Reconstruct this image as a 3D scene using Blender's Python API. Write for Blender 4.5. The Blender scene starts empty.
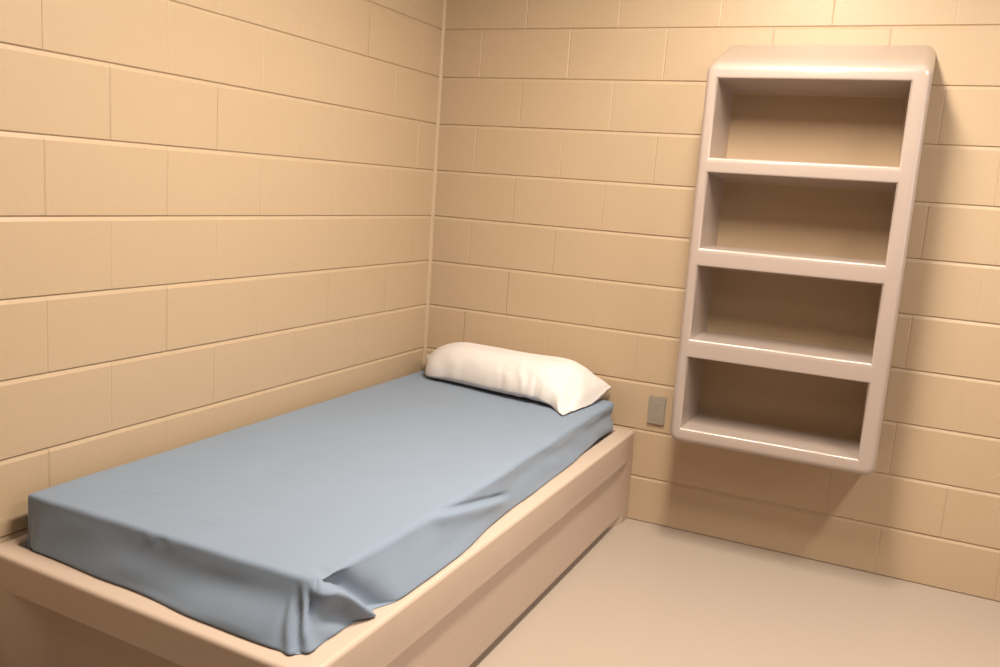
import bpy, bmesh, math, random
from mathutils import Vector, Matrix, noise

random.seed(7)
S = bpy.context.scene
COL = S.collection
CH, BL = 0.2032, 0.4064            # block course height and block length
ZK0 = 2.0235                       # height of one known bed joint
JB, JL = 0.1966, 1.5861            # head joint offsets on the back and the left wall
RX, RY, RZ = 3.85, -5.6, 2.66       # room extents


# ------------------------------------------------------------------ helpers
def link(name, bm, mats, parent=None, smooth=True, angle=40):
    me = bpy.data.meshes.new(name)
    bm.to_mesh(me)
    bm.free()
    for m in (mats if isinstance(mats, (list, tuple)) else [mats]):
        me.materials.append(m)
    if smooth:
        for p in me.polygons:
            p.use_smooth = True
        me.set_sharp_from_angle(angle=math.radians(angle))
    o = bpy.data.objects.new(name, me)
    COL.objects.link(o)
    if parent:
        o.parent = parent
        o.matrix_parent_inverse = parent.matrix_world.inverted()
        if parent.type == 'EMPTY':
            o.matrix_parent_inverse = Matrix.Translation(-parent.location)
    return o


def thing(name, label, cat, loc=(0, 0, 0)):
    o = bpy.data.objects.new(name, None)
    COL.objects.link(o)
    o.location = loc
    o.empty_display_size = 0.1
    o['label'] = label
    o['category'] = cat
    return o


def structure(o):
    o['kind'] = 'structure'
    return o


def sm(a, b, x):
    if a == b:
        return 0.0 if x < a else 1.0
    t = max(0.0, min(1.0, (x - a) / (b - a)))
    return t * t * (3 - 2 * t)


def mat(name, col, rough=0.5, spec=0.5, bump=0.0, scale=60.0, detail=4.0, var=0.0,
        coat=0.0, metal=0.0, sheen=0.0, varscale=3.0, dist=0.002):
    m = bpy.data.materials.new(name)
    m.use_nodes = True
    nt = m.node_tree
    b = nt.nodes['Principled BSDF']
    b.inputs['Base Color'].default_value = (*col, 1)
    b.inputs['Roughness'].default_value = rough
    b.inputs['Specular IOR Level'].default_value = spec
    b.inputs['Metallic'].default_value = metal
    b.inputs['Coat Weight'].default_value = coat
    b.inputs['Coat Roughness'].default_value = 0.10
    b.inputs['Sheen Weight'].default_value = sheen
    tc = nt.nodes.new('ShaderNodeTexCoord')
    if bump:
        n = nt.nodes.new('ShaderNodeTexNoise')
        n.inputs['Scale'].default_value = scale
        n.inputs['Detail'].default_value = detail
        nt.links.new(tc.outputs['Object'], n.inputs['Vector'])
        bp = nt.nodes.new('ShaderNodeBump')
        bp.inputs['Strength'].default_value = bump
        bp.inputs['Distance'].default_value = dist
        nt.links.new(n.outputs['Fac'], bp.inputs['Height'])
        nt.links.new(bp.outputs['Normal'], b.inputs['Normal'])
    if var:
        n2 = nt.nodes.new('ShaderNodeTexNoise')
        n2.inputs['Scale'].default_value = varscale
        n2.inputs['Detail'].default_value = 3
        nt.links.new(tc.outputs['Object'], n2.inputs['Vector'])
        mx = nt.nodes.new('ShaderNodeMix')
        mx.data_type = 'RGBA'
        mx.inputs[6].default_value = (*[c * (1 - var) for c in col], 1)
        mx.inputs[7].default_value = (*[min(1, c * (1 + var)) for c in col], 1)
        nt.links.new(n2.outputs['Fac'], mx.inputs[0])
        nt.links.new(mx.outputs[2], b.inputs['Base Color'])
    return m


# ------------------------------------------------------------------ materials
M_WALL = mat('painted_block', (0.450, 0.333, 0.222), 0.42, 0.4, bump=0.35, scale=110, detail=6, var=0.02, varscale=2.5)
M_FAR = mat('dark_far_wall', (0.160, 0.085, 0.040), 0.6, 0.3)  # unseen front wall, coloured dark orange to dim and warm the bounced light
M_FLOOR = mat('speckled_floor', (0.360, 0.295, 0.245), 0.38, 0.4, bump=0.05, scale=80, var=0.10, varscale=140)
M_CEIL = mat('ceiling_paint', (0.45, 0.40, 0.33), 0.8, 0.2, bump=0.1, scale=50)
M_BED = mat('moulded_bed_plastic', (0.480, 0.375, 0.305), 0.42, 0.4, bump=0.06, scale=220, var=0.02, varscale=12)
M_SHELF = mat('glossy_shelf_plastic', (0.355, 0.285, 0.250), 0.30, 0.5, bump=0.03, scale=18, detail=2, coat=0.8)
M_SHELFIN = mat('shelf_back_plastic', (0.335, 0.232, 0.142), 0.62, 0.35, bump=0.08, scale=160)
M_SHEET = mat('blue_sheet_cotton', (0.186, 0.236, 0.316), 0.85, 0.15, bump=0.25, scale=420, detail=3, var=0.05, varscale=6, sheen=0.15, dist=0.001)
M_TICK = mat('mattress_ticking', (0.2, 0.25, 0.3), 0.8, 0.2)
M_CASE = mat('white_pillowcase', (0.640, 0.600, 0.590), 0.85, 0.15, bump=0.18, scale=260, sheen=0.1, dist=0.001)
M_FILL = mat('pillow_ticking', (0.8, 0.78, 0.74), 0.85, 0.2)
M_STEEL = mat('brushed_steel', (0.450, 0.410, 0.350), 0.42, 0.5, bump=0.1, scale=300, metal=0.75)
M_DARK = mat('receptacle_grey', (0.26, 0.235, 0.20), 0.5, 0.4)
M_METAL = mat('white_enamel', (0.8, 0.78, 0.74), 0.4, 0.5)


# ------------------------------------------------------------------ block walls
def block_wall(name, length, joint0, m, place, flip):
    """A wall of running-bond blocks; (u, z, depth) -> place(u, z, d).  Each block is a face
    with a tooled V joint around it."""
    bm = bmesh.new()
    k = -4
    rows = []
    z_hi = RZ
    while True:
        zt = ZK0 - k * CH
        zb = ZK0 - (k + 1) * CH
        if zt > RZ + CH:
            k += 1
            continue
        rows.append((k, min(zt, RZ), max(zb, 0.0)))
        if zb <= 0.03:
            rows[-1] = (k, min(zt, RZ), 0.0)
            break
        k += 1
    hjt, hjb, vj, dep, dv = 0.0115, 0.0042, 0.0038, 0.0048, 0.0016
    for (k, zt, zb) in rows:
        off = joint0 + (0.5 * BL if (k % 2) != flip else 0.0)
        us = [0.0]
        u = off
        while u > 0.03:
            u -= BL
        while u < 0.03:
            u += BL
        while u < length - 0.03:
            us.append(u)
            u += BL
        us.append(length)
        for a, b in zip(us[:-1], us[1:]):
            d0 = random.uniform(-0.0004, 0.0004)
            tl, tr = random.uniform(-.0003, .0003), random.uniform(-.0003, .0003)
            va = vj if a > 0 else 0.0
            vb = vj if b < length else 0.0
            da = dv * random.uniform(0.45, 1.3)
            db = dv * random.uniform(0.45, 1.3)
            dh = dep

            def P(x, z, d):
                return bm.verts.new(place(x, z, d))
            i00, i10 = P(a + va, zb + hjb, d0 + tl), P(b - vb, zb + hjb, d0 + tr)
            i11, i01 = P(b - vb, zt - hjt, d0 + tr), P(a + va, zt - hjt, d0 + tl)
            b0, b1, b2, b3 = P(a, zb, dh), P(a + va + .001, zb, dh), P(b - vb - .001, zb, dh), P(b, zb, dh)
            t0, t1, t2, t3 = P(a, zt, dh), P(a + va + .001, zt, dh), P(b - vb - .001, zt, dh), P(b, zt, dh)
            l0, l1 = P(a, zb + hjb, da if va else d0), P(a, zt - hjt, da if va else d0)
            r0, r1 = P(b, zb + hjb, db if vb else d0), P(b, zt - hjt, db if vb else d0)
            fs = [(i00, i10, i11, i01), (b1, b2, i10, i00), (t2, t1, i01, i11), (b0, b1, i00, l0), (b2, b3, r0, i10),
                  (t1, t0, l1, i01), (t3, t2, i11, r1)]
            if va:
                fs.append((l0, i00, i01, l1))
            if vb:
                fs.append((r1, i11, i10, r0))
            for f in fs:
                bm.faces.new(f)
    # solid backing so that the wall has its thickness
    T = 0.19
    lo = [place(0, 0, dep), place(length, 0, dep), place(length, RZ, dep), place(0, RZ, dep)]
    hi = [place(0, 0, T), place(length, 0, T), place(length, RZ, T), place(0, RZ, T)]
    a = [bm.verts.new(v) for v in lo]
    b = [bm.verts.new(v) for v in hi]
    for i in range(4):
        j = (i + 1) % 4
        bm.faces.new((a[i], a[j], b[j], b[i]))
    bm.faces.new(b[::-1])
    bmesh.ops.remove_doubles(bm, verts=bm.verts, dist=1e-5)
    bmesh.ops.recalc_face_normals(bm, faces=bm.faces)
    return structure(link(name, bm, m, smooth=False))


# back wall: y = 0 face, room towards -y
block_wall('wall_back', RX, JB, M_WALL, lambda u, z, d: (u, d, z), 0)
block_wall('wall_left', -RY, JL, M_WALL, lambda u, z, d: (-d, -u, z), 1)
block_wall('wall_right', -RY, 0.2, M_WALL, lambda u, z, d: (RX + d, -u, z), 0)
block_wall('wall_front', RX, 0.2, M_FAR, lambda u, z, d: (u, RY - d, z), 1)


def slab(name, z0, z1, m, e=0.19):
    bm = bmesh.new()
    bmesh.ops.create_cube(bm, size=1)
    for v in bm.verts:
        v.co = Vector((-e if v.co.x < 0 else RX + e, RY - e if v.co.y < 0 else e, z0 if v.co.z < 0 else z1))
    return structure(link(name, bm, m, smooth=False))


# painted caulk bead down the corner of the two block walls
bm = bmesh.new()
prof = [(0.0, 0.0), (0.013, 0.0), (0.0062, -0.0030), (0.0030, -0.0062), (0.0, -0.013)]
lo = [bm.verts.new((x - 0.0005, y + 0.0005, 0.001)) for x, y in prof]
hi = [bm.verts.new((x - 0.0005, y + 0.0005, RZ - 0.001)) for x, y in prof]
for i in range(5):
    j = (i + 1) % 5
    bm.faces.new((lo[i], lo[j], hi[j], hi[i]))
bm.faces.new(lo[::-1])
bm.faces.new(hi)
bmesh.ops.recalc_face_normals(bm, faces=bm.faces)
structure(link('trim_1', bm, M_WALL, angle=80))

slab('floor', -0.12, 0.0, M_FLOOR)
slab('ceiling', RZ, RZ + 0.12, M_CEIL)


# ------------------------------------------------------------------ moulded bed
BX, BY, BZ = 1.038, -2.215, 0.392
bed = thing('bed_frame', 'beige moulded plastic bed frame built into the corner, holding the blue-sheeted mattress',
            'bed frame', (BX / 2, BY / 2, 0))


def shear(bm):
    # the foot end is not quite square to the wall
    for v in bm.verts:
        if v.co.y < -1.5:
            v.co.y += (0.028 - 0.050 * v.co.x) * (1 - sm(-2.1, -1.5, v.co.y))


G = 0.004                                   # clear of the painted walls
IX0, IX1, IY0, IY1 = 0.030, 0.964, BY + 0.068, -0.040
TZ = 0.335                                  # floor of the tray


def extrude_poly(bm, pts, z0, z1, cap0=True, cap1=True):
    lo = [bm.verts.new((x, y, z0)) for x, y in pts]
    hi = [bm.verts.new((x, y, z1)) for x, y in pts]
    n = len(pts)
    for i in range(n):
        j = (i + 1) % n
        bm.faces.new((lo[i], lo[j], hi[j], hi[i]))
    if cap0:
        bm.faces.new(lo[::-1])
    if cap1:
        bm.faces.new(hi)


# rim: rounded top, band on the outside, tray well on the inside
bm = bmesh.new()


def loop(x0, x1, y0, y1, z, r, n=6):
    out = []
    for cx, cy, a0 in ((x1 - r, y0 + r, -90), (x1 - r, y1 - r, 0), (x0 + r, y1 - r, 90), (x0 + r, y0 + r, 180)):
        for i in range(n + 1):
            a = math.radians(a0 + 90 * i / n)
            out.append(bm.verts.new((cx + r * math.cos(a), cy + r * math.sin(a), z)))
    return out


def skin(loops):
    for A, B in zip(loops[:-1], loops[1:]):
        n = len(A)
        for i in range(n):
            j = (i + 1) % n
            bm.faces.new((A[i], A[j], B[j], B[i]))


X0, X1, Y0, Y1 = G, BX, BY, -G
rr = 0.012
Ls = [loop(X0, X1, Y0, Y1, 0.305, 0.012)]
for i in range(6):
    a = math.pi / 2 * i / 5
    d = rr * (1 - math.cos(a))
    Ls.append(loop(X0 + d, X1 - d, Y0 + d, Y1 - d, BZ - rr + rr * math.sin(a), 0.012))
for i in range(6):
    a = math.pi / 2 * i / 5
    d = rr * (1 - math.sin(a))
    Ls.append(loop(IX0 - d, IX1 + d, IY0 - d, IY1 + d, BZ - rr + rr * math.cos(a), 0.03))
Ls.append(loop(IX0 + .004, IX1 - .004, IY0 + .004, IY1 - .004, TZ + 0.012, 0.03))
Ls.append(loop(IX0 + .012, IX1 - .012, IY0 + .012, IY1 - .012, TZ, 0.03))
skin(Ls)
bm.faces.new(Ls[-1])
bm.faces.new(Ls[0][::-1])
bmesh.ops.recalc_face_normals(bm, faces=bm.faces)
shear(bm)
link('rim', bm, M_BED, bed)

# base: long and foot side with recessed panels between flush end posts
p_side = [(BX, -0.075), (BX - 0.012, -0.150), (BX - 0.012, BY + 0.19), (BX, BY + 0.11)]
p_foot = [(BX - 0.10, BY), (BX - 0.21, BY + 0.065), (0.205, BY + 0.065), (0.110, BY)]
core = [(G, -G), (BX, -G)]
outline_full = core + p_side + [(BX, BY)] + p_foot + [(G, BY)]
outline_foot = core + [(BX, BY)] + p_foot + [(G, BY)]
bm = bmesh.new()
extrude_poly(bm, outline_full[::-1], 0.036, 0.272)
extrude_poly(bm, outline_foot[::-1], 0.272, 0.305)
bmesh.ops.recalc_face_normals(bm, faces=bm.faces)
shear(bm)
link('base', bm, M_BED, bed, angle=50)

bm = bmesh.new()
ins = 0.036
t_side = [(BX, -0.085), (BX - ins, -0.175), (BX - ins, BY + 0.21), (BX, BY + 0.12)]
t_foot = [(BX - 0.11, BY), (BX - 0.22, BY + 0.10), (0.215, BY + 0.10), (0.12, BY)]
extrude_poly(bm, (core + t_side + [(BX, BY)] + t_foot + [(G, BY)])[::-1], 0.0, 0.036)
bmesh.ops.recalc_face_normals(bm, faces=bm.faces)
shear(bm)
link('toe_kick', bm, M_BED, bed, smooth=False)

# ------------------------------------------------------------------ mattress in its sheet
MX0, MX1, MY0, MY1, MZ0, MZ1 = 0.047, 0.955, -2.098, -0.062, 0.340, 0.516


def spaced(a, b, steps):
    out = [a]
    for end, st in steps:
        n = max(1, round((end - out[-1]) / st))
        s0 = out[-1]
        out += [s0 + (end - s0) * (i + 1) / n for i in range(n)]
    return out


def rounded_box_grid(xs, ys, zs):
    bm = bmesh.new()
    vs = {}
    nx, ny, nz = len(xs) - 1, len(ys) - 1, len(zs) - 1

    def V(i, j, k):
        key = (i, j, k)
        if key not in vs:
            vs[key] = bm.verts.new((xs[i], ys[j], zs[k]))
        return vs[key]
    for i in range(nx):
        for j in range(ny):
            bm.faces.new((V(i, j, nz), V(i + 1, j, nz), V(i + 1, j + 1, nz), V(i, j + 1, nz)))
            bm.faces.new((V(i, j, 0), V(i, j + 1, 0), V(i + 1, j + 1, 0), V(i + 1, j, 0)))
    for k in range(nz):
        for i in range(nx):
            bm.faces.new((V(i, 0, k), V(i + 1, 0, k), V(i + 1, 0, k + 1), V(i, 0, k + 1)))
            bm.faces.new((V(i, ny, k), V(i, ny, k + 1), V(i + 1, ny, k + 1), V(i + 1, ny, k)))
        for j in range(ny):
            bm.faces.new((V(0, j, k), V(0, j, k + 1), V(0, j + 1, k + 1), V(0, j + 1, k)))
            bm.faces.new((V(nx, j, k), V(nx, j + 1, k), V(nx, j + 1, k + 1), V(nx, j, k + 1)))
    return bm


def ridge(d, wl, wr):
    return math.exp(-(d / (wl if d < 0 else wr)) ** 2)


def seg_dist(px, py, ax, ay, bx, by):
    dx, dy = bx - ax, by - ay
    L2 = dx * dx + dy * dy
    t = ((px - ax) * dx + (py - ay) * dy) / L2
    tc = max(0, min(1, t))
    n = math.hypot(px - ax - tc * dx, py - ay - tc * dy)
    return n, t


mattress = thing('mattress', 'thick mattress wrapped in a smooth blue sheet, lying in the beige bed frame', 'mattress',
                 ((MX0 + MX1) / 2, (MY0 + MY1) / 2, TZ))

xs = spaced(MX0, MX1, [(0.085, 0.004), (0.76, 0.016), (MX1, 0.005)])
ys = spaced(MY0, MY1, [(-1.70, 0.005), (-1.05, 0.010), (-0.12, 0.018), (MY1, 0.005)])
zs = spaced(MZ0, MZ1, [(MZ1, 0.0055)])
bm = rounded_box_grid(xs, ys, zs)
CREASES = [(0.22, -1.95, 0.36, -1.86, .0022), (0.30, -1.78, 0.45, -1.70, .0020), (0.40, -2.02, 0.52, -1.93, .0022),
           (0.30, -1.60, 0.50, -1.58, .0015), (0.55, -1.98, 0.60, -1.86, .0018), (0.18, -1.70, 0.30, -1.62, .0015)]


def lerp_table(tab, x):
    if x <= tab[0][0]:
        return tab[0][1]
    for (xa, ya), (xb, yb) in zip(tab[:-1], tab[1:]):
        if x <= xb:
            return ya + (yb - ya) * sm(xa, xb, x)
    return tab[-1][1]


# where the lower edge of the sheet lies: along the foot (by x) and along the open side (by y)
FRONT = [(0.05, -2.102), (0.13, -2.140), (0.45, -2.160), (0.72, -2.186), (0.97, -2.196)]
RIGHT = [(-2.20, 0.964), (-2.05, 0.990), (-1.945, 0.996), (-1.86, 1.020), (-1.60, 1.021), (-1.20, 0.992), (-0.85, 0.990), (-0.10, 0.958)]
TOPR = [(-2.10, 0.952), (-1.30, 0.966), (-0.06, 0.955)]
for v in bm.verts:
    x, y, z = v.co
    upper = z > 0.40
    r = (0.011 + 0.007 * sm(0.75, 0.95, x) * sm(-2.06, -1.9, y)) if upper else 0.007
    rh = r
    cx = min(max(x, MX0 + rh), MX1 - rh)
    cy = min(max(y, MY0 + rh), MY1 - rh)
    cz = min(max(z, MZ0 + r), MZ1 - r)
    d = Vector((x - cx, y - cy, z - cz))
    if d.length > 1e-9:
        nrm = d.normalized()
        q = Vector((cx, cy, cz)) + nrm * r * min(1.0, max(abs(d.x), abs(d.y), abs(d.z)) / r)
    else:
        nrm = Vector((0, 0, 1 if upper else -1))
        q = Vector((x, y, z))
    # round the upright corners in plan
    kx, ky = q.x - (MX1 - 0.03), q.y - (MY0 + 0.03)
    if kx > 0 and ky < 0:
        L = max(kx, -ky)
        h = math.hypot(kx, ky)
        q.x = MX1 - 0.03 + kx * L / h
        q.y = MY0 + 0.03 + ky * L / h
        if nrm.z < 0.9 and nrm.z > -0.9:
            zz = nrm.z
            hn = math.sqrt(max(0.0, 1 - zz * zz))
            nrm = Vector((kx / h * hn, ky / h * hn, zz))
    t = max(0.0, (MZ1 - q.z) / (MZ1 - MZ0))
    band_f = 1 - sm(MY0 + 0.002, MY0 + 0.06, q.y)
    band_r = sm(MX1 - 0.06, MX1 - 0.002, q.x)
    nf = sm(0.15, 0.9, -nrm.y) if q.y < MY0 + 0.05 else 0.0
    nr = sm(0.15, 0.9, nrm.x) if q.x > MX1 - 0.05 else 0.0
    side = min(1.0, nf + nr)
    p = q.copy()
    te = t ** 1.15
    fy = lerp_table(FRONT, q.x)
    rx = lerp_table(RIGHT, q.y)
    if q.y < MY0 + 0.06:
        p.y += (fy - MY0) * te * band_f
    if q.x > MX1 - 0.06:
        top_x = lerp_table(TOPR, q.y)
        p.x += ((top_x - MX1) * (1 - te) + (rx - MX1) * te) * band_r
    # where the hem lies over the rim the skirt is that much shorter
    W = max(band_f * (1 - sm(0.003, 0.016, fy - (IY0 + 0.028 - 0.050 * q.x))), band_r * (1 - sm(0.003, 0.016, IX1 - rx)))
    p.z += W * t * (BZ + 0.002 - MZ0)
    # folds on the upright sides
    s = (q.y - MY0) - (MX1 - q.x)
    disp = 0.0
    if side > 0.02:
        fade = side
        # the tucked pleat running from the corner down the long side
        s0 = -0.006 + 0.146 * t ** 0.8
        A = 0.029 * sm(0.02, 0.22, t) * (1 - 0.2 * sm(0.85, 1.0, t))
        dd = s - s0
        disp += fade * A * ridge(dd, 0.034, 0.010)
        disp -= fade * 0.022 * sm(0.0, 0.12, t) * ridge(dd - 0.024, 0.012, 0.050)
        disp -= fade * 0.010 * sm(0.3, 0.7, t) * ridge(dd + 0.060, 0.022, 0.022)
        for (sa, sb, w, amp, t0) in ((-0.040, 0.014, 0.0085, 0.0085, 0.04), (-0.070, -0.018, 0.0085, 0.0070, 0.30)):
            sc = sa + (sb - sa) * t
            disp += fade * amp * sm(t0, t0 + 0.3, t) * (ridge(s - sc, w, w) - 0.8 * ridge(s - sc - 1.9 * w, w, w) - 0.5 * ridge(s - sc + 1.9 * w, w, w))
        if nf > 0.02:
            g = sm(0.20, 0.75, q.x)
            disp += nf * 0.007 * sm(0.25, 0.75, t) * (1 - 0.6 * sm(0.85, 1, t)) * g * math.sin(q.x * 13 + 3.0 * t + 1.2)
            disp -= nf * 0.010 * g * math.exp(-((t - 0.45) / 0.25) ** 2)
            disp += nf * 0.004 * math.exp(-((q.x - 0.50) / 0.05) ** 2) * math.exp(-((t - 0.12) / 0.10) ** 2) * math.sin(q.x * 95)
        if nr > 0.02:
            # diagonal drag line on the long side
            tt = (s - 0.46) / 0.50
            t0 = 0.02 + 0.72 * tt
            w_ = sm(-0.05, 0.12, tt) * (1 - sm(0.75, 1.0, tt))
            dz_ = (t - t0) * (MZ1 - MZ0)
            disp += nr * w_ * (0.012 * ridge(dz_, 0.006, 0.040) - 0.006 * ridge(dz_ + 0.016, 0.012, 0.010))
            disp -= nr * 0.006 * sm(0.75, 1.0, s) * math.exp(-((t - 0.45) / 0.25) ** 2)
            disp += nr * 0.0035 * noise.noise(Vector((s * 5, t * 3, 4.0))) * sm(0.3, 0.5, s)
        disp += fade * 0.002 * noise.noise(Vector((q.x * 9, q.y * 9, q.z * 14)))
        h = Vector((nrm.x, nrm.y, 0.0))
        if h.length > 0.1:
            h.normalize()
            p += h * disp
    if nrm.z > 0.5:
        up = 0.0022 * noise.noise(Vector((x * 3.1, y * 2.3, 1.0))) + 0.0008 * noise.noise(Vector((x * 14, y * 9, 3.0)))
        for (ax, ay, bx, by, amp) in CREASES:
            dist, tt = seg_dist(x, y, ax, ay, bx, by)
            up += 1.7 * amp * math.exp(-(dist / 0.008) ** 2)
        # the pleat starts as a dent in the top edge beside the corner
        dist, tt = seg_dist(x, y, 0.958, -2.060, 0.905, -2.035)
        up -= 0.005 * math.exp(-(dist / 0.016) ** 2) * (1 - 0.8 * max(0, min(1, tt)))
        p.z += up * nrm.z
    # the hem stays on top of the rim
    iy = IY0 + 0.028 - 0.050 * p.x
    ex, ey = p.x - (IX1 - 0.034), (iy + 0.034) - p.y
    sd = 0.034 - math.hypot(ex, ey) if ex > 0 and ey > 0 else min(IX1 - p.x, p.y - iy)
    wl = 1 - sm(0.004, 0.016, sd)
    lim = BZ + 0.0018 + 0.003 * (1 - t)
    if p.z < lim:
        p.z += (lim - p.z) * wl
    p.z = max(p.z, TZ + 0.003)
    v.co = p
bmesh.ops.recalc_face_normals(bm, faces=bm.faces)
sheet = link('fitted_sheet', bm, M_SHEET, mattress, angle=80)
sheet['label'] = 'blue cotton sheet gathered at the near corner'

# ------------------------------------------------------------------ pillow
PZ = MZ1 + 0.002
pil = thing('pillow', 'plump white pillow at the head of the blue mattress against the block wall', 'pillow', (0.48, -0.2, PZ))
NU, NV = 110, 72
PH = 0.160


FRT = [(0.0, 0.128, -0.205), (0.05, 0.138, -0.238), (0.12, 0.185, -0.262), (0.50, 0.520, -0.330), (0.70, 0.700, -0.362), (0.82, 0.790, -0.372),
       (0.90, 0.826, -0.405), (1.0, 0.874, -0.462)]
BCK = [(0.0, 0.042, -0.055), (0.05, 0.060, -0.040), (0.12, 0.110, -0.026), (0.50, 0.480, -0.022), (0.75, 0.720, -0.022), (0.9, 0.862, -0.026),
       (1.0, 0.928, -0.036)]


def plin(tab, a):
    for p0, p1 in zip(tab[:-1], tab[1:]):
        if a <= p1[0] + 1e-9:
            t = (a - p0[0]) / (p1[0] - p0[0])
            return Vector((p0[1] + (p1[1] - p0[1]) * t, p0[2] + (p1[2] - p0[2]) * t))
    return Vector(tab[-1][1:])


def curve(tab, a):
    # lightly smoothed
    h = 0.025
    return (plin(tab, max(0, a - h)) + plin(tab, a) * 2 + plin(tab, min(1, a + h))) / 4 if 0.0 < a < 1.0 else plin(tab, a)


def pil_pt(a, b, top):
    F, B = curve(FRT, a), curve(BCK, a)
    u = 0.5 + 0.5 * b
    xy = F.lerp(B, u)
    bulge = (1 - b * b)
    if a < 0.15:
        xy.x += 0.012 * bulge * (1 - sm(0, 0.08, a))
    f1 = (1 - (1 - min(1, a / 0.30)) ** 2.0) ** 0.88 if a > 0 else 0.0
    e = max(0.0, (a - 0.77) / 0.23)
    f2 = max(0.0, 1 - e ** 2.2) ** 0.70
    e2 = min(1.0, max(0.0, (a - 0.70) / 0.25))
    f2f = max(0.0, 1 - e2 ** 2.0) ** 0.85
    mixf = 1 - sm(-0.85, 0.05, b)
    f = f1 * (f2 * (1 - mixf) + f2f * mixf)
    cross = max(0.0, 1 - abs(b) ** 2.6) ** 0.52
    back = 0.5 + 0.5 * b
    zc = (0.022 + 0.030 * back ** 2) * (1 - sm(0, 0.22, a))
    zc += 0.036 * sm(0.05, 0.25, a) * (1 - sm(0.70, 0.92, a))
    zc += sm(0.8, 1.0, a) * (0.005 + 0.042 * sm(0.1, 1.0, b))
    if top:
        z = zc + max(0.0, (PH - zc)) * f * cross + 0.0025
    else:
        g = max(0.0, 1 - abs(b) ** 3.5) ** 0.5 * min(1, a / 0.10) * (f ** 0.3 if f > 0 else 0)
        z = zc * (1 - g)
    n = noise.noise(Vector((a * 6, b * 2.2, 2.0 if top else 5.0)))
    amp = 0.0045 * sm(0, 0.3, f * cross + 0.1)
    z += n * amp if top else abs(n) * amp * 0.3
    # bunched cloth low on the front near the open end
    if b < -0.5:
        w = 1 - sm(-0.95, -0.5, b)
        k = math.exp(-((a - 0.63) / 0.13) ** 2)
        o_ = w * (0.011 * k * noise.noise(Vector((a * 42, b * 6, 1.5))) + 0.004 * noise.noise(Vector((a * 15, b * 4, 7.5))))
        xy.y -= o_
        z += abs(o_) * 0.4
    # folds at the closed end
    if a < 0.16:
        z += 0.007 * (1 - sm(0, 0.16, a)) * math.sin(b * 8) * (1 if top else .2)
    # fold line where the empty hem drops off the filling
    if top and a > 0.7:
        z += 0.006 * ridge(a - (0.86 - 0.05 * b), 0.03, 0.02) * (1 - sm(-0.2, 0.5, b)) * min(1, 3 * f)
        z += 0.0035 * noise.noise(Vector((a * 22, b * 5, 9.0))) * sm(0.7, 0.85, a)
    z = max(z, 0.0015 if not top else 0.004)
    return Vector((max(xy.x, 0.012), min(xy.y, -0.012), PZ + z))


def bcoord(j):
    # denser towards the seams
    t = -1 + 2 * j / NV
    return math.sin(t * math.pi / 2)


bm = bmesh.new()
for_top = [[None] * (NV + 1) for _ in range(NU + 1)]
for_bot = [[None] * (NV + 1) for _ in range(NU + 1)]
for i in range(NU + 1):
    t = i / NU
    a = 0.5 - 0.5 * math.cos(math.pi * t)
    a = 0.5 * a + 0.5 * t
    for j in range(NV + 1):
        b = bcoord(j)
        for_top[i][j] = bm.verts.new(pil_pt(a, b, True))
        seam = j in (0, NV) or i == 0
        for_bot[i][j] = for_top[i][j] if seam else bm.verts.new(pil_pt(a, b, False))
for i in range(NU):
    for j in range(NV):
        q = [for_top[i][j], for_top[i + 1][j], for_top[i + 1][j + 1], for_top[i][j + 1]]
        bm.faces.new(q)
        q = [for_bot[i][j], for_bot[i][j + 1], for_bot[i + 1][j + 1], for_bot[i + 1][j]]
        if len(set(q)) == 4:
            bm.faces.new(q)
        else:
            u = []
            for v in q:
                if v not in u:
                    u.append(v)
            if len(u) == 3:
                try:
                    bm.faces.new(u)
                except ValueError:
                    pass
bmesh.ops.recalc_face_normals(bm, faces=bm.faces)
case = link('pillowcase', bm, M_CASE, pil, angle=100)

# ------------------------------------------------------------------ moulded wall shelf
D = 0.28
shelf = thing('wall_shelf', 'off-white moulded plastic shelf unit with four open compartments, fixed to the block wall',
              'wall shelf', (1.605, 0, 0.455))
xo0, xo1, xi0, xi1 = 1.243, 1.979, 1.286, 1.918
zl = [(0.452, 0.508), (0.783, 0.852), (1.128, 1.193), (1.468, 1.521), (1.800, 1.850)]
ZTOPB = 1.957
YB = -0.02
bm = bmesh.new()
zv = [z for pr in zl for z in pr]
xv = [xo0, xi0, xi1, xo1]
fr = [[bm.verts.new((x, -D, z)) for x in xv] for z in zv]
holes = []
for k in range(len(zv) - 1):
    for c in range(3):
        q = (fr[k][c], fr[k][c + 1], fr[k + 1][c + 1], fr[k + 1][c])
        if c == 1 and k % 2 == 1:
            holes.append(q)
        else:
            bm.faces.new(q)
depth_out, depth_in, front_out, front_in = [], [], [], []
# outer shell
bk = [[bm.verts.new((x, -0.001, zz)) for x in (xo0, xo1)] for zz in (zv[0] - 0.0, ZTOPB)]
left = [fr[k][0] for k in range(len(zv))]
right = [fr[k][3] for k in range(len(zv))]
bm.faces.new(left + [bk[1][0], bk[0][0]])
bm.faces.new(right[::-1] + [bk[0][1], bk[1][1]])
bm.faces.new(fr[0] + [bk[0][1], bk[0][0]])
bm.faces.new(fr[-1][::-1] + [bk[1][0], bk[1][1]])
bm.faces.new((bk[0][0], bk[0][1], bk[1][1], bk[1][0]))
# compartments with a little draft
for (v00, v10, v11, v01) in holes:
    dx, dz0, dz1 = 0.010, 0.004, -0.022
    b = [bm.verts.new((v.co.x + sx, YB, v.co.z + sz)) for v, sx, sz in
         ((v00, dx, dz0), (v10, -dx, dz0), (v11, -dx, dz1), (v01, dx, dz1))]
    f = [v00, v10, v11, v01]
    for i in range(4):
        j = (i + 1) % 4
        bm.faces.new((f[i], f[j], b[j], b[i]))
    bm.faces.new(b)
bmesh.ops.recalc_face_normals(bm, faces=bm.faces)


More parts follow.
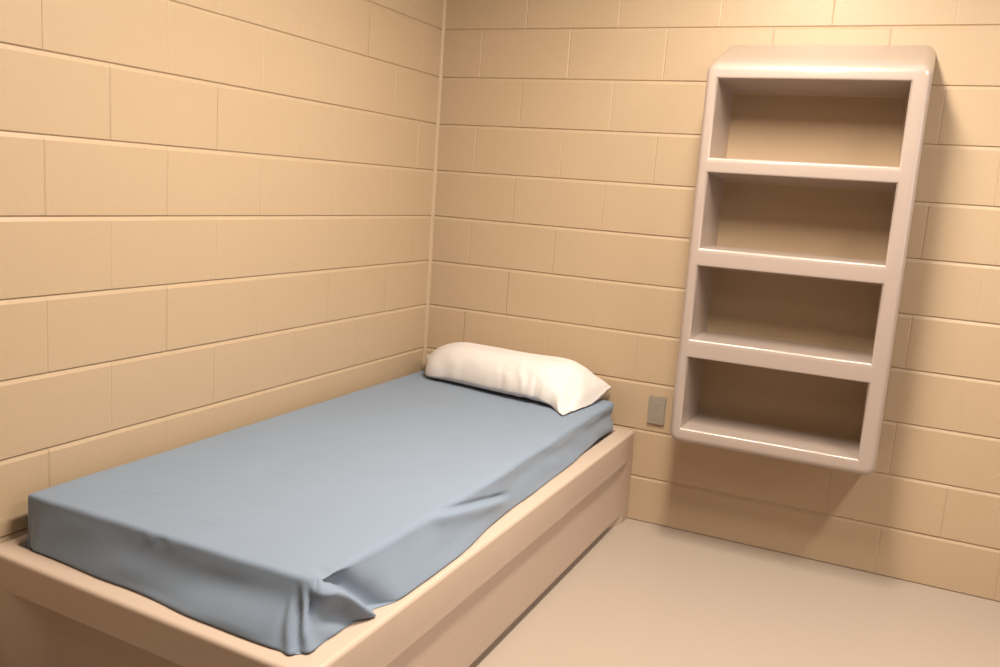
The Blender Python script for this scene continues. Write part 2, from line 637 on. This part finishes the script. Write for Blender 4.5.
def near(a, b):
    return abs(a - b) < 1e-4


def pick(fn):
    return [e for e in bm.edges if fn(e.verts[0].co, e.verts[1].co)]


# rounded corners of the whole box (edges running to the wall)
edges = pick(lambda a, b: ((near(a.x, xo0) and near(b.x, xo0)) or (near(a.x, xo1) and near(b.x, xo1)))
             and abs(a.y - b.y) > 0.2)
bmesh.ops.bevel(bm, geom=edges, offset=0.036, offset_type='OFFSET', segments=6, profile=0.5, affect='EDGES')
# inner back edges
edges = pick(lambda a, b: near(a.y, YB) and near(b.y, YB))
bmesh.ops.bevel(bm, geom=edges, offset=0.006, offset_type='OFFSET', segments=2, profile=0.5, affect='EDGES')
# front edges: rolled by different radii - generous outside and along the shelf lips, tight elsewhere
bm.normal_update()
lay = bm.edges.layers.float.new('bevel_weight_edge')
for e in bm.edges:
    if len(e.link_faces) == 2 and near(e.verts[0].co.y, -D) and near(e.verts[1].co.y, -D):
        n0, n1 = e.link_faces[0].normal, e.link_faces[1].normal
        if n0.dot(n1) < 0.9:
            m_ = (e.verts[0].co + e.verts[1].co) / 2
            if m_.x < xi0 - 0.01 or m_.x > xi1 + 0.01 or m_.z < zv[0] + 0.012 or m_.z > zv[-1] - 0.012:
                e[lay] = 0.92
            else:
                fz = min(n0.z if abs(n0.y) < .7 else 9, n1.z if abs(n1.y) < .7 else 9)
                fx = max(abs(n0.x), abs(n1.x))
                e[lay] = 0.80 if (fz > 0.6 and fz < 2) else (0.30 if fx < 0.6 else 0.36)
me = bpy.data.meshes.new('moulding')
bm.to_mesh(me)
bm.free()
tmp = bpy.data.objects.new('moulding', me)
COL.objects.link(tmp)
md = tmp.modifiers.new('roll', 'BEVEL')
md.limit_method = 'WEIGHT'
md.width = 0.025
md.segments = 6
md.use_clamp_overlap = False
bpy.context.view_layer.update()
ev = tmp.evaluated_get(bpy.context.evaluated_depsgraph_get())
bm = bmesh.new()
bm.from_mesh(ev.to_mesh())
ev.to_mesh_clear()
bpy.data.objects.remove(tmp)
bpy.data.meshes.remove(me)
bmesh.ops.recalc_face_normals(bm, faces=bm.faces)
bm.normal_update()
# split the moulding into its parts: casing, three shelves, back panels
groups = {'casing': [], 'shelf': [[], [], []], 'back': [[], [], [], []]}
for f in bm.faces:
    c = f.calc_center_median()
    inx = all(xi0 - 0.0005 < v.co.x < xi1 + 0.0005 for v in f.verts)
    dest = groups['casing']
    if inx and c.y > YB - 0.004 and c.y < -0.01:
        for i in range(4):
            if zl[i][1] - .02 < c.z < zl[i + 1][0] + .02:
                dest = groups['back'][i]
    elif inx and c.y < -0.01:
        for i in range(3):
            lo, hi = zl[i + 1]
            if lo - 0.030 < c.z < hi + 0.012 and abs(f.normal.x) < 0.35:
                dest = groups['shelf'][i]
    dest.append(f.index)
bm.faces.ensure_lookup_table()


def sub(idx):
    nb = bmesh.new()
    vm = {}
    for i in idx:
        f = bm.faces[i]
        vv = []
        for v in f.verts:
            if v.index not in vm:
                vm[v.index] = nb.verts.new(v.co)
            vv.append(vm[v.index])
        nb.faces.new(vv)
    return nb


bm.verts.index_update()
bm.faces.index_update()
link('casing', sub(groups['casing']), M_SHELF, shelf, angle=60)
for g in groups['shelf']:
    link('shelf', sub(g), M_SHELF, shelf, angle=60)
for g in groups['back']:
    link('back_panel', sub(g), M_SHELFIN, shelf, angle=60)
bm.free()

# ------------------------------------------------------------------ steel outlet plate
plate = thing('wall_outlet', 'small steel outlet plate on the block wall between the bed and the shelf unit',
              'wall outlet', (1.121, 0, 0.493))


def rbox(x0, x1, y0, y1, z0, z1, r, seg=2):
    b = bmesh.new()
    bmesh.ops.create_cube(b, size=1)
    for v in b.verts:
        v.co = Vector((x0 if v.co.x < 0 else x1, y0 if v.co.y < 0 else y1, z0 if v.co.z < 0 else z1))
    bmesh.ops.bevel(b, geom=list(b.edges), offset=r, segments=seg, affect='EDGES')
    return b


link('plate', rbox(1.085, 1.157, -0.0120, -0.0004, 0.434, 0.552, 0.0028), M_STEEL, plate)
for zc in (0.516, 0.470):
    b = bmesh.new()
    n = 28
    ring = []
    for i in range(n):
        a = 2 * math.pi * i / n
        ring.append((max(-0.0145, min(0.0145, 0.0172 * math.cos(a))), 0.0142 * math.sin(a)))
    lo = [b.verts.new((1.121 + x, -0.0115, zc + z)) for x, z in ring]
    hi = [b.verts.new((1.121 + x * .96, -0.0135, zc + z * .96)) for x, z in ring]
    for i in range(n):
        j = (i + 1) % n
        b.faces.new((lo[i], lo[j], hi[j], hi[i]))
    b.faces.new(hi)
    bmesh.ops.recalc_face_normals(b, faces=b.faces)
    soc = link('socket', b, M_STEEL, plate, angle=30)
    b = bmesh.new()
    for sx, hz in ((-0.0062, 0.0042), (0.0062, 0.0034)):
        c = rbox(1.121 + sx - .0011, 1.121 + sx + .0011, -0.0139, -0.0131, zc + .002 - hz, zc + .002 + hz, 0.0002, 1)
        me = bpy.data.meshes.new('tmp')
        c.to_mesh(me)
        c.free()
        b.from_mesh(me)
        bpy.data.meshes.remove(me)
    o = link('slots', b, M_DARK, None, smooth=False)
    o.parent = soc
    o.matrix_parent_inverse = Matrix.Translation(-plate.location) @ Matrix.Identity(4)
    o.matrix_parent_inverse = Matrix.Identity(4)
    # socket meshes are in world coordinates under the plate's inverse, so the slots follow it
b = bmesh.new()
bmesh.ops.create_uvsphere(b, u_segments=16, v_segments=8, radius=0.0034)
for v in b.verts:
    v.co = Vector((1.121 + v.co.x, -0.0120 + v.co.y * 0.45, 0.493 + v.co.z))
link('screw', b, M_STEEL, plate)


# ------------------------------------------------------------------ ceiling lights
def luminaire(label, x, y, lx, ly, power, col):
    t = thing('ceiling_light', label, 'ceiling light', (x, y, RZ))
    t['group'] = 'ceiling lights'
    b = bmesh.new()
    h = 0.07
    e = 0.035
    o_ = [(-lx / 2 - e, -ly / 2 - e), (lx / 2 + e, -ly / 2 - e), (lx / 2 + e, ly / 2 + e), (-lx / 2 - e, ly / 2 + e)]
    i_ = [(-lx / 2, -ly / 2), (lx / 2, -ly / 2), (lx / 2, ly / 2), (-lx / 2, ly / 2)]
    A = [b.verts.new((x + p, y + q, RZ - 0.001)) for p, q in o_]
    B = [b.verts.new((x + p, y + q, RZ - h)) for p, q in o_]
    C = [b.verts.new((x + p, y + q, RZ - h)) for p, q in i_]
    E_ = [b.verts.new((x + p, y + q, RZ - h + 0.012)) for p, q in i_]
    for P, Q in ((A, B), (B, C), (C, E_)):
        for i in range(4):
            j = (i + 1) % 4
            b.faces.new((P[i], P[j], Q[j], Q[i]))
    bmesh.ops.recalc_face_normals(b, faces=b.faces)
    link('housing', b, M_METAL, t, smooth=False)
    m = bpy.data.materials.new('lit_diffuser')
    m.use_nodes = True
    nt = m.node_tree
    nt.nodes.clear()
    em = nt.nodes.new('ShaderNodeEmission')
    em.inputs['Color'].default_value = (*col, 1)
    em.inputs['Strength'].default_value = power
    out = nt.nodes.new('ShaderNodeOutputMaterial')
    nt.links.new(em.outputs[0], out.inputs[0])
    b = bmesh.new()
    vs = [b.verts.new((x + p, y + q, RZ - h + 0.010)) for p, q in i_]
    b.faces.new(vs[::-1])
    link('diffuser', b, m, t, smooth=False)


WARM = (1.0, 0.90, 0.76)
luminaire('narrow ceiling light over the bed, nearest the back wall', 1.48, -1.46, 0.20, 1.15, 146.0, (1.0, 0.89, 0.74))
luminaire('narrow ceiling light on the right, running towards the back wall', 2.95, -1.50, 0.20, 1.2, 62.0, (1.0, 0.93, 0.83))
luminaire('narrow ceiling light farther from the back wall, in line with the bed', 1.32, -3.20, 0.16, 1.1, 24.0, (1.0, 0.89, 0.74))

# ------------------------------------------------------------------ frosted window in the right wall
WY0, WY1, WZ0, WZ1 = -1.95, -0.95, 1.05, 1.95
wb = bmesh.new()
for (y0, y1, z0, z1) in ((WY0 - .06, WY1 + .06, WZ1, WZ1 + .06), (WY0 - .06, WY1 + .06, WZ0 - .06, WZ0),
                         (WY0 - .06, WY0, WZ0, WZ1), (WY1, WY1 + .06, WZ0, WZ1), (-1.47, -1.43, WZ0, WZ1)):
    c = rbox(RX - 0.035, RX + 0.002, y0, y1, z0, z1, 0.004, 1)
    me = bpy.data.meshes.new('tmp')
    c.to_mesh(me)
    c.free()
    wb.from_mesh(me)
    bpy.data.meshes.remove(me)
win = structure(link('window_1', wb, M_METAL, smooth=False))
gm = bpy.data.materials.new('daylit_frosted_glass')
gm.use_nodes = True
gb = gm.node_tree.nodes['Principled BSDF']
gb.inputs['Base Color'].default_value = (0.6, 0.65, 0.7, 1)
gb.inputs['Emission Color'].default_value = (0.78, 0.90, 1.0, 1)
gb.inputs['Emission Strength'].default_value = 1.5
link('pane', rbox(RX - 0.014, RX - 0.006, WY0, WY1, WZ0, WZ1, 0.001, 1), gm, win, smooth=False)

# ------------------------------------------------------------------ world, camera
w = bpy.data.worlds.new('World')
S.world = w
w.use_nodes = True
w.node_tree.nodes['Background'].inputs[0].default_value = (0.02, 0.02, 0.02, 1)

cam = bpy.data.cameras.new('Camera')
co = bpy.data.objects.new('Camera', cam)
COL.objects.link(co)
cam.sensor_width = 36
cam.sensor_fit = 'HORIZONTAL'
cam.lens = 0.88917706 * 36
cam.clip_start = 0.02
R = [[0.90310325, -0.40859804, -0.1321066], [0.42377658, 0.89773225, 0.1203753], [0.06941124, -0.16469501, 0.9838992]]
r_, f_, u_ = ([R[i][k] for i in range(3)] for k in range(3))
pos = (2.00089, -3.56338, 1.37120)
co.matrix_world = Matrix(((r_[0], u_[0], -f_[0], pos[0]), (r_[1], u_[1], -f_[1], pos[1]), (r_[2], u_[2], -f_[2], pos[2]), (0, 0, 0, 1)))
S.camera = co

S.view_settings.view_transform = 'Standard'
S.view_settings.look = 'None'
S.view_settings.gamma = 1
S.view_settings.use_curve_mapping = False
S.view_settings.exposure = 0.0
